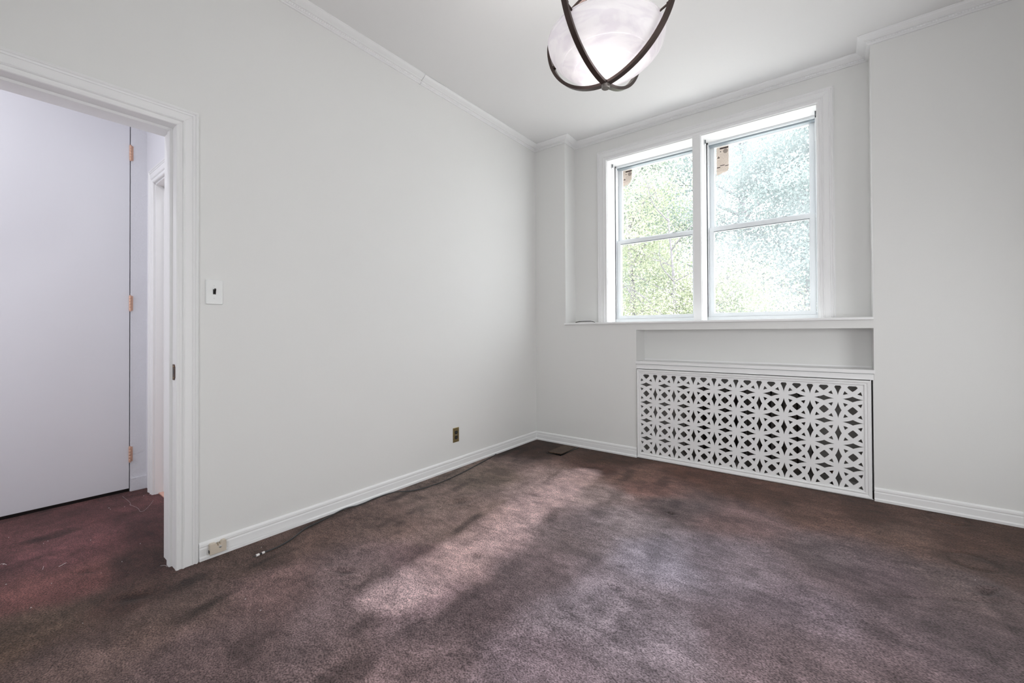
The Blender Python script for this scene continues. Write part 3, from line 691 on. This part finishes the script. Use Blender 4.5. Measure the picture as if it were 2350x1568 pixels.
for dz in (-.031, .031): B().lathe((XL+.007, .738, 1.273+dz), [(.0001, .0014), (.003, .001), (.0035, 0)], 14, 'x').build('screw', M['switch'], r, smooth=True)

# outlet
r = empty('wall_outlet', (XL, 2.373, .262)); tag(r, 'aged brass duplex outlet plate with dark sockets low on the wall', 'outlet')
plate(XL, 2.373, .262, .066, .114, .004, M['plate_brass'], r, rad=.002)
for dz in (-.0195, .0195):
    o = B().prism((XL+.0035, 2.373, .262+dz), (1, 0, 0), (0, 1, 0), (0, 0, 1),
              [(.0165*math.cos(a), max(-.0125, min(.0125, .0165*math.sin(a)))) for a in [2*PI*k/24 for k in range(24)]], .002).build('socket', M['black'], r)
    for dy in (-.006, .006): B().box(XL+.0054, XL+.0058, 2.373+dy-.001, 2.373+dy+.001, .262+dz-.003, .262+dz+.005).build('slot', M['dark_gasket'], o)
B().lathe((XL+.004, 2.373, .262), [(.0001, .0016), (.003, .001), (.0035, 0)], 14, 'x').build('screw', M['steel'], r, smooth=True)

# phone jack box on the baseboard
r = empty('phone_jack', (XL+.012, .747, .045)); tag(r, 'small beige phone jack box with a notched top on the baseboard', 'phone jack')
P = [(0, 0), (.068, 0), (.068, .049), (.064, .052), (.052, .052), (.046, .046), (.044, .038), (.040, .038), (.038, .046), (.036, .046), (.035, .034), (.031, .034), (.029, .044), (.024, .049), (.014, .050), (.004, .050), (0, .047)]
B().prism((XL+.010, .713, .020), (1, 0, 0), (0, 1, 0), (0, 0, 1), P, .022).build('housing', M['beige'], r, bevel=.0008, seg=1)
s_ = B().lathe((XL+.032, .756, .046), [(.0001, .0022), (.0035, .002), (.0052, .0005), (.0056, 0)], 18, 'x').build('screw', M['steel'], r, smooth=True)
B().box(XL+.014, XL+.029, .7115, .7135, .028, .041).build('socket', M['black'], r)
cc = [(XL+.024, .782, .024), (XL+.0185, .80, .022), (XL+.018, .86, .020), (XL+.018, .95, .0215), (XL+.018, 1.02, .0195), (XL+.0175, 1.18, .019)]
B().tube(spline(cc, 6), .0016, 6).build('wire', M['trim'], r, smooth=True)['label'] = 'thin painted wire along the baseboard'

# ------------------------------------------------------------------ cable on the carpet
cp = [(-2.207, .895, .0085), (-2.212, .962, .007), (-2.242, 1.039, .006), (-2.300, 1.138, .006), (-2.318, 1.217, .006), (-2.342, 1.309, .006), (-2.362, 1.412, .008), (-2.345, 1.50, .006), (-2.357, 1.62, .007),
      (-2.345, 1.757, .006), (-2.267, 1.856, .006), (-2.235, 2.038, .006), (-2.250, 2.25, .006), (-2.290, 2.496, .006), (-2.335, 2.73, .006), (-2.362, 2.84, .006)]
r = empty('coaxial_cable', (-2.207, .87, 0)); tag(r, 'thin dark coaxial cable snaking along the foot of the wall', 'cable')
B().tube(spline(cp, 10), .0036, 8).build('jacket', M['rubber'], r, smooth=True)
e0 = Vector((-2.2075, .893, .0088)); dv = (Vector((-2.204, .836, .008))-e0).normalized()
B().tube([e0, e0+dv*.012], .0056, 10).build('ferrule', M['ferrule'], r, smooth=True)
B().tube([e0+dv*.012, e0+dv*.024], .0042, 10).build('collar', M['black'], r, smooth=True)
B().tube([e0+dv*.024, e0+dv*.038], .0060, 10).build('ferrule', M['ferrule'], r, smooth=True)
B().tube([e0+dv*.038, e0+dv*.056], [.0025, .0008], 8).build('pin', M['black'], r, smooth=True)

# ------------------------------------------------------------------ cut carpet flap near the corner
fl = empty('carpet_flap', (-1.97, 3.30, 0)); tag(fl, 'loose square cut flap of brown carpet near the room corner', 'carpet flap')
fa, fb_, fc, fd = (-2.034, 3.165), (-1.890, 3.150), (-1.908, 3.462), (-2.040, 3.462)
N_ = 12; vs = []; fs = []
for i in range(N_+1):
    for j in range(N_+1):
        u, v = i/N_, j/N_
        x = (fa[0]*(1-u)+fb_[0]*u)*(1-v)+(fd[0]*(1-u)+fc[0]*u)*v; y = (fa[1]*(1-u)+fb_[1]*u)*(1-v)+(fd[1]*(1-u)+fc[1]*u)*v
        lift = .010*max(0, u-.15)*(1-v)+.006*(1-v)+.004
        vs.append((x, y, lift)); 
M_ = (N_+1)**2
vs += [(x, y, z-.006) for x, y, z in vs]
for i in range(N_):
    for j in range(N_):
        a = i*(N_+1)+j; fs.append((a, a+N_+1, a+N_+2, a+1)); fs.append((a+M_, a+1+M_, a+N_+2+M_, a+N_+1+M_))
bd = [(i, 0) for i in range(N_)]+[(N_, j) for j in range(N_)]+[(i, N_) for i in range(N_, 0, -1)]+[(0, j) for j in range(N_, 0, -1)]
bd = [i*(N_+1)+j for i, j in bd]
for k in range(len(bd)):
    a, c = bd[k], bd[(k+1) % len(bd)]; fs.append((a, c, c+M_, a+M_))
b = B().add(vs, fs); fo = b.build('pile', M['carpet'], fl)
ca_ = fo.data.color_attributes.new('pile_tint', 'FLOAT_COLOR', 'POINT'); ca_.data.foreach_set('color', np.tile([.075, .045, .028, 1], len(fo.data.vertices)))
B().box(-2.036, -1.884, 3.144, 3.160, -.002, .0042).box(-1.902, -1.889, 3.15, 3.47, -.002, .0042).build('slit', M['black'], fl)

# ------------------------------------------------------------------ lint and threads
b = B()
lint_px = [(8,1298),(20,1236),(110,1244),(100,1250),(208,1242),(322,1250),(280,1292),(232,1318),(563,1378),(598,1404),(345,1443),(190,1434),(71,1398),(14,1344),(253,1171),(286,1165),(330,1140),(1236,1040),(1289,1048),(1354,1035),(1252,1137),(1500,1059),(600,1259),(118,1342),(250,1168),(640,1262),(2238,1334),(1310,1043)]
for px, py in lint_px:
    x, y = floor_at(px, py); a = random.uniform(0, PI); L = random.uniform(.0015, .004); w_ = random.uniform(.0007, .0014)
    c, s = math.cos(a), math.sin(a); z = .004
    b.add([(x-c*L, y-s*L, z), (x-s*w_, y+c*w_, z+.002), (x+c*L, y+s*L, z), (x+s*w_, y-c*w_, z), (x, y, z+.004)], [(0, 1, 4), (1, 2, 4), (2, 3, 4), (3, 0, 4), (3, 2, 1, 0)])
tag(b.build('carpet_lint', M['lint']), 'scattered white specks of lint on the carpet', 'lint', kind='stuff')
def thread(pxs, label, r=.0011):
    P = [(*floor_at(*p), .0045) for p in pxs]
    tag(B().tube(spline(P, 5), r, 5).build('thread', M['lint']), label, 'thread', 'stray threads on the carpet')
thread([(135, 1303), (143, 1299), (148, 1296), (152, 1294)], 'short straight white thread on the plum carpet in the doorway', .0012)
thread([(297, 1160), (310, 1165), (318, 1170), (322, 1176), (332, 1173), (345, 1160), (352, 1150)], 'long curly pale thread by the hall door', .0004)
thread([(281, 1141), (290, 1148), (298, 1155), (300, 1162)], 'short pale thread beside the curly one by the hall door', .0004)
thread([(0, 1298), (8, 1296), (15, 1299)], 'bent white thread at the doorway edge of the carpet', .0008)
thread([(368, 1301), (378, 1300), (384, 1303)], 'pale thread at the foot of the door casing', .0007)
thread([(98, 1310), (99, 1306), (100, 1302)], 'tiny upright white thread on the plum carpet', .0007)

# ------------------------------------------------------------------ pendant lamp
PX, PY = -.641, 1.39
ZF, HA, HB, HN, HB2, HN2 = 1.9554, .2538, .2367, 1.088, .131, 1.336
ZTOP = ZF+HB+HB2
pl = empty('pendant_lamp', (PX, PY, ZC)); tag(pl, 'pendant lamp with an alabaster glass bowl inside four curved bronze straps', 'pendant lamp')
def hoop_curve(n=44):
    out = []
    for k in range(n+1):
        t = .035+(PI-.14)*k/n; r_ = HA*math.sin(t)**(HN if t < PI/2 else HN2); z = ZF+HB-(HB if t < PI/2 else HB2)*math.cos(t)
        out.append((r_, z))
    return out
HC = hoop_curve()
def strap(az, tw, rd):
    ra_ = Vector((math.cos(az), math.sin(az), 0)); ta = Vector((-math.sin(az), math.cos(az), 0)); n = len(HC); vs = []
    for i, (r_, z) in enumerate(HC):
        a = HC[max(i-1, 0)]; c = HC[min(i+1, n-1)]; tr_, tz = c[0]-a[0], c[1]-a[1]; l = math.hypot(tr_, tz)
        nrm = ra_*(tz/l)-Vector((0, 0, tr_/l)); p = Vector((PX, PY, z))+ra_*r_
        vs += [p-ta*tw+nrm*rd, p+ta*tw+nrm*rd, p+ta*tw*.9-nrm*rd, p-ta*tw*.9-nrm*rd]
    fs = [(4*i+k, 4*i+(k+1) % 4, 4*i+4+(k+1) % 4, 4*i+4+k) for i in range(n-1) for k in range(4)]+[(3, 2, 1, 0), tuple(4*(n-1)+k for k in range(4))]
    return B().add(vs, fs)
AZ0 = -.1142
for k in range(4): 
    st_ = strap(AZ0-k*PI/2, .0092, .0058).build('strap', M['bronze'], pl, smooth=True)
    az = AZ0-k*PI/2; c_, s__ = math.cos(az), math.sin(az)
    # holding screw between strap and bowl rim
    zr = 2.112; rr_ = .245
    B().tube([(PX+c_*.196, PY+s__*.196, zr-.006), (PX+c_*.250, PY+s__*.250, zr+.010)], .0035, 8).build('support_pin', M['bronze'], st_, smooth=True)
    B().lathe((PX+c_*.232, PY+s__*.232, zr+.002), [(.002, -.006), (.008, -.004), (.008, .004), (.002, .006)], 12).build('screw_knob', M['bronze'], st_, smooth=True)
B().lathe((PX, PY, ZF), [(.0001, -.018), (.0135, -.018), (.015, -.016), (.015, -.004), (.010, -.001), (.009, .010), (.0001, .010)], 24).build('finial', M['bronze_tip'], pl, smooth=True)
B().lathe((PX, PY, ZTOP-.012), [(.0001, -.01), (.02, -.01), (.024, 0), (.02, .02), (.010, .03), (.0001, .03)], 24).build('top_collar', M['bronze'], pl, smooth=True)
B().tube([(PX, PY, ZTOP), (PX, PY, ZC-.02)], .006, 10).build('stem', M['bronze'], pl, smooth=True)
B().lathe((PX, PY, ZC), [(.0001, -.03), (.02, -.03), (.055, -.012), (.065, 0), (.0001, 0)], 28).build('canopy', M['bronze'], pl, smooth=True)
B().tube([(PX, PY, 2.14), (PX, PY, ZTOP)], .004, 8).build('inner_rod', M['bronze'], pl, smooth=True)
bp = []
n = 30
for k in range(n+1):
    t = .03+(PI/2-.03)*k/n; r_ = .2028*math.sin(t)**1.204; z = 1.9789+.1224*(1-math.cos(t))
    z += sum(.0028 for q_ in (.112, .158) if r_ > q_)
    if bp and any(bp[-1][0] < q_ <= r_ for q_ in (.112, .158)): bp.append((bp[-1][0]+.0005, bp[-1][1]+.0030))
    bp.append((r_, z))
inner = [(max(r_-.004, .0005), z+.0045) for r_, z in bp][::-1]
prof = [(.0005, 1.9789)]+bp+[(.2045, 2.1085), (.2045, 2.112), (.200, 2.113)]+[(r_, z) for r_, z in inner]
B().lathe((PX, PY, 0), prof, 72, caps=False).build('bowl', M['bowl'], pl, smooth=True)
em = bpy.data.materials.new('lamp_bulb'); em.use_nodes = True
em.node_tree.nodes['Principled BSDF'].inputs['Emission Color'].default_value = (1, .96, .92, 1); em.node_tree.nodes['Principled BSDF'].inputs['Emission Strength'].default_value = 6
for k in range(3):
    a = .5+k*2*PI/3; x, y = PX+.075*math.cos(a), PY+.075*math.sin(a)
    bl = B().lathe((x, y, 2.075), [(.0001, -.030), (.012, -.027), (.021, -.012), (.022, .0), (.016, .018), (.012, .030), (.012, .045), (.0001, .045)], 16).build('bulb', em, pl, smooth=True)
    B().tube([(x, y, 2.118), (x, y, 2.16)], .013, 10).build('socket', M['bronze'], bl, smooth=True)
    B().tube([(x, y, 2.16), (PX, PY, 2.20)], .004, 8).build('socket_arm', M['bronze'], bl, smooth=True)
    light('bulb_light', 'POINT', (x*.8+PX*.2, y*.8+PY*.2, 2.035), .42, (1, .97, .95), shadow_soft_size=.02)

light('bulb_uplight', 'SPOT', (PX, PY, 2.13), 28, (1, .97, .95), rot=(PI, 0, 0), spot_size=math.radians(165), spot_blend=1, shadow_soft_size=.05)  # extra upward spot added in the bowl to brighten the ceiling
# ------------------------------------------------------------------ outside: unseen pale ground for bounce light, and trees
B().box(-40, 40, 4.06, 70, -1.3, -1.0).build('ground', M['lawn'])['kind'] = 'structure'
def leaves(centers, spread, n, size, flat=.75):
    C = np.array(centers); k = rng.integers(0, len(C), n)
    p = C[k]+rng.normal(0, 1, (n, 3))*np.array([spread, spread, spread*flat])
    a = rng.normal(size=(n, 3)); a /= np.linalg.norm(a, axis=1)[:, None]
    t = rng.normal(size=(n, 3)); b_ = np.cross(a, t); b_ /= np.linalg.norm(b_, axis=1)[:, None]
    s = size*rng.uniform(.6, 1.3, (n, 1)); 
    v = np.stack([p-a*s, p+b_*s*.5, p+a*s, p-b_*s*.5], 1).reshape(-1, 3)
    return v
def leafmesh(name, v, m, parent, off):
    n = len(v)//4; me = bpy.data.meshes.new(name); v = v-np.array(off)
    me.vertices.add(4*n); me.vertices.foreach_set('co', v.ravel()); me.loops.add(4*n); me.loops.foreach_set('vertex_index', np.arange(4*n))
    me.polygons.add(n); me.polygons.foreach_set('loop_start', np.arange(0, 4*n, 4)); me.polygons.foreach_set('loop_total', np.full(n, 4)); me.update()
    o = link(name, me, m, parent); o['kind'] = 'stuff'; return o
def tree(x, y, h, r0, crown_r, n, leaf, mat_, label, name='tree', low=.25, blossoms=0, spread=.42, nbr=11):
    root = empty(name, (x, y, -1.0)); tag(root, label, 'tree')
    b = B(); tips = []
    lean = random.uniform(-.05, .05); top = Vector((x+lean*h, y, -1+h*.8))
    tr_ = [(x, y, -1.1), (x+lean*h*.3, y, -1+h*.3), (x+lean*h*.6, y+.1, -1+h*.55), tuple(top)]
    tp = spline(tr_, 5); b.tube(tp, [r0*(1-.8*i/(len(tp)-1)) for i in range(len(tp))], 8)
    for k in range(nbr):
        f = low+(1-low)*k/nbr; i = min(int(f*(len(tp)-1)), len(tp)-1); p = tp[i]; a = k*2.4+random.random(); L = crown_r*(1.05-.45*f)*random.uniform(.8, 1.15)
        q1 = p+Vector((math.cos(a)*L*.5, math.sin(a)*L*.5, L*.25)); q2 = p+Vector((math.cos(a+.2)*L, math.sin(a+.2)*L, L*.55))
        bp_ = spline([p, q1, q2], 4); b.tube(bp_, [r0*.32*(1-.85*j/(len(bp_)-1)) for j in range(len(bp_))], 5)
        tips += [q1, q2, (q1+q2)/2]
        for m_ in range(3):
            t = random.uniform(.4, 1); s = p.lerp(q2, t); a2 = a+random.uniform(-1.3, 1.3); l2 = L*random.uniform(.3, .55)
            e = s+Vector((math.cos(a2)*l2, math.sin(a2)*l2, random.uniform(-.2, .7)*l2)); b.tube([s, s.lerp(e, .5)+Vector((0, 0, .03)), e], [max(r0*.10, .008), max(r0*.06, .006), .003], 4); tips += [e, s.lerp(e, .6)]
    b.build('trunk', M['bark'], root, smooth=True)
    leafmesh('foliage', leaves([tuple(t) for t in tips], spread, n, leaf), mat_, root, root.location)
    if blossoms: leafmesh('blossoms', leaves([tuple(t) for t in tips if t.z < 2.6] or [tuple(tips[0])], spread, blossoms, leaf*.7), M['blossom'], root, root.location)
tree(-3.7, 9.6, 6.0, .13, 1.7, 42000, .026, M['leaf_yellow'], 'low yellow-green tree with white blossom behind the clear window', blossoms=3500, low=.12)
tree(-1.9, 9.0, 4.0, .10, 1.3, 32000, .026, M['leaf_yellow'], 'small yellow-green blossoming tree low behind the mullion', blossoms=2500, low=.12)
tree(-.6, 12.5, 9.8, .17, 2.3, 85000, .034, M['leaf_blue'], 'tall blue-green tree behind the hazy window', low=.15, nbr=14)
tree(-5.6, 14.5, 9.8, .20, 2.5, 50000, .040, M['leaf_green'], 'soft green tree farther off behind the clear window', low=.2)
tree(-2.9, 17.0, 12.5, .22, 3.2, 50000, .045, M['leaf_blue'], 'tallest open-crowned pale tree far behind the mullion', low=.3, nbr=20, spread=.55)
tree(-2.45, 8.6, 5.6, .055, 1.6, 1200, .024, M['leaf_green'], 'slender nearly bare sapling with long thin branches in front of the other trees', low=.30, nbr=13)
tree(1.3, 14.0, 10.0, .22, 2.6, 70000, .043, M['leaf_blue'], 'large blue-green tree at the edge of the hazy window', low=.1, nbr=14)
tree(-7.5, 15.0, 8.0, .20, 2.8, 14000, .07, M['leaf_green'], 'broad green tree seen only from beside the window', low=.15)
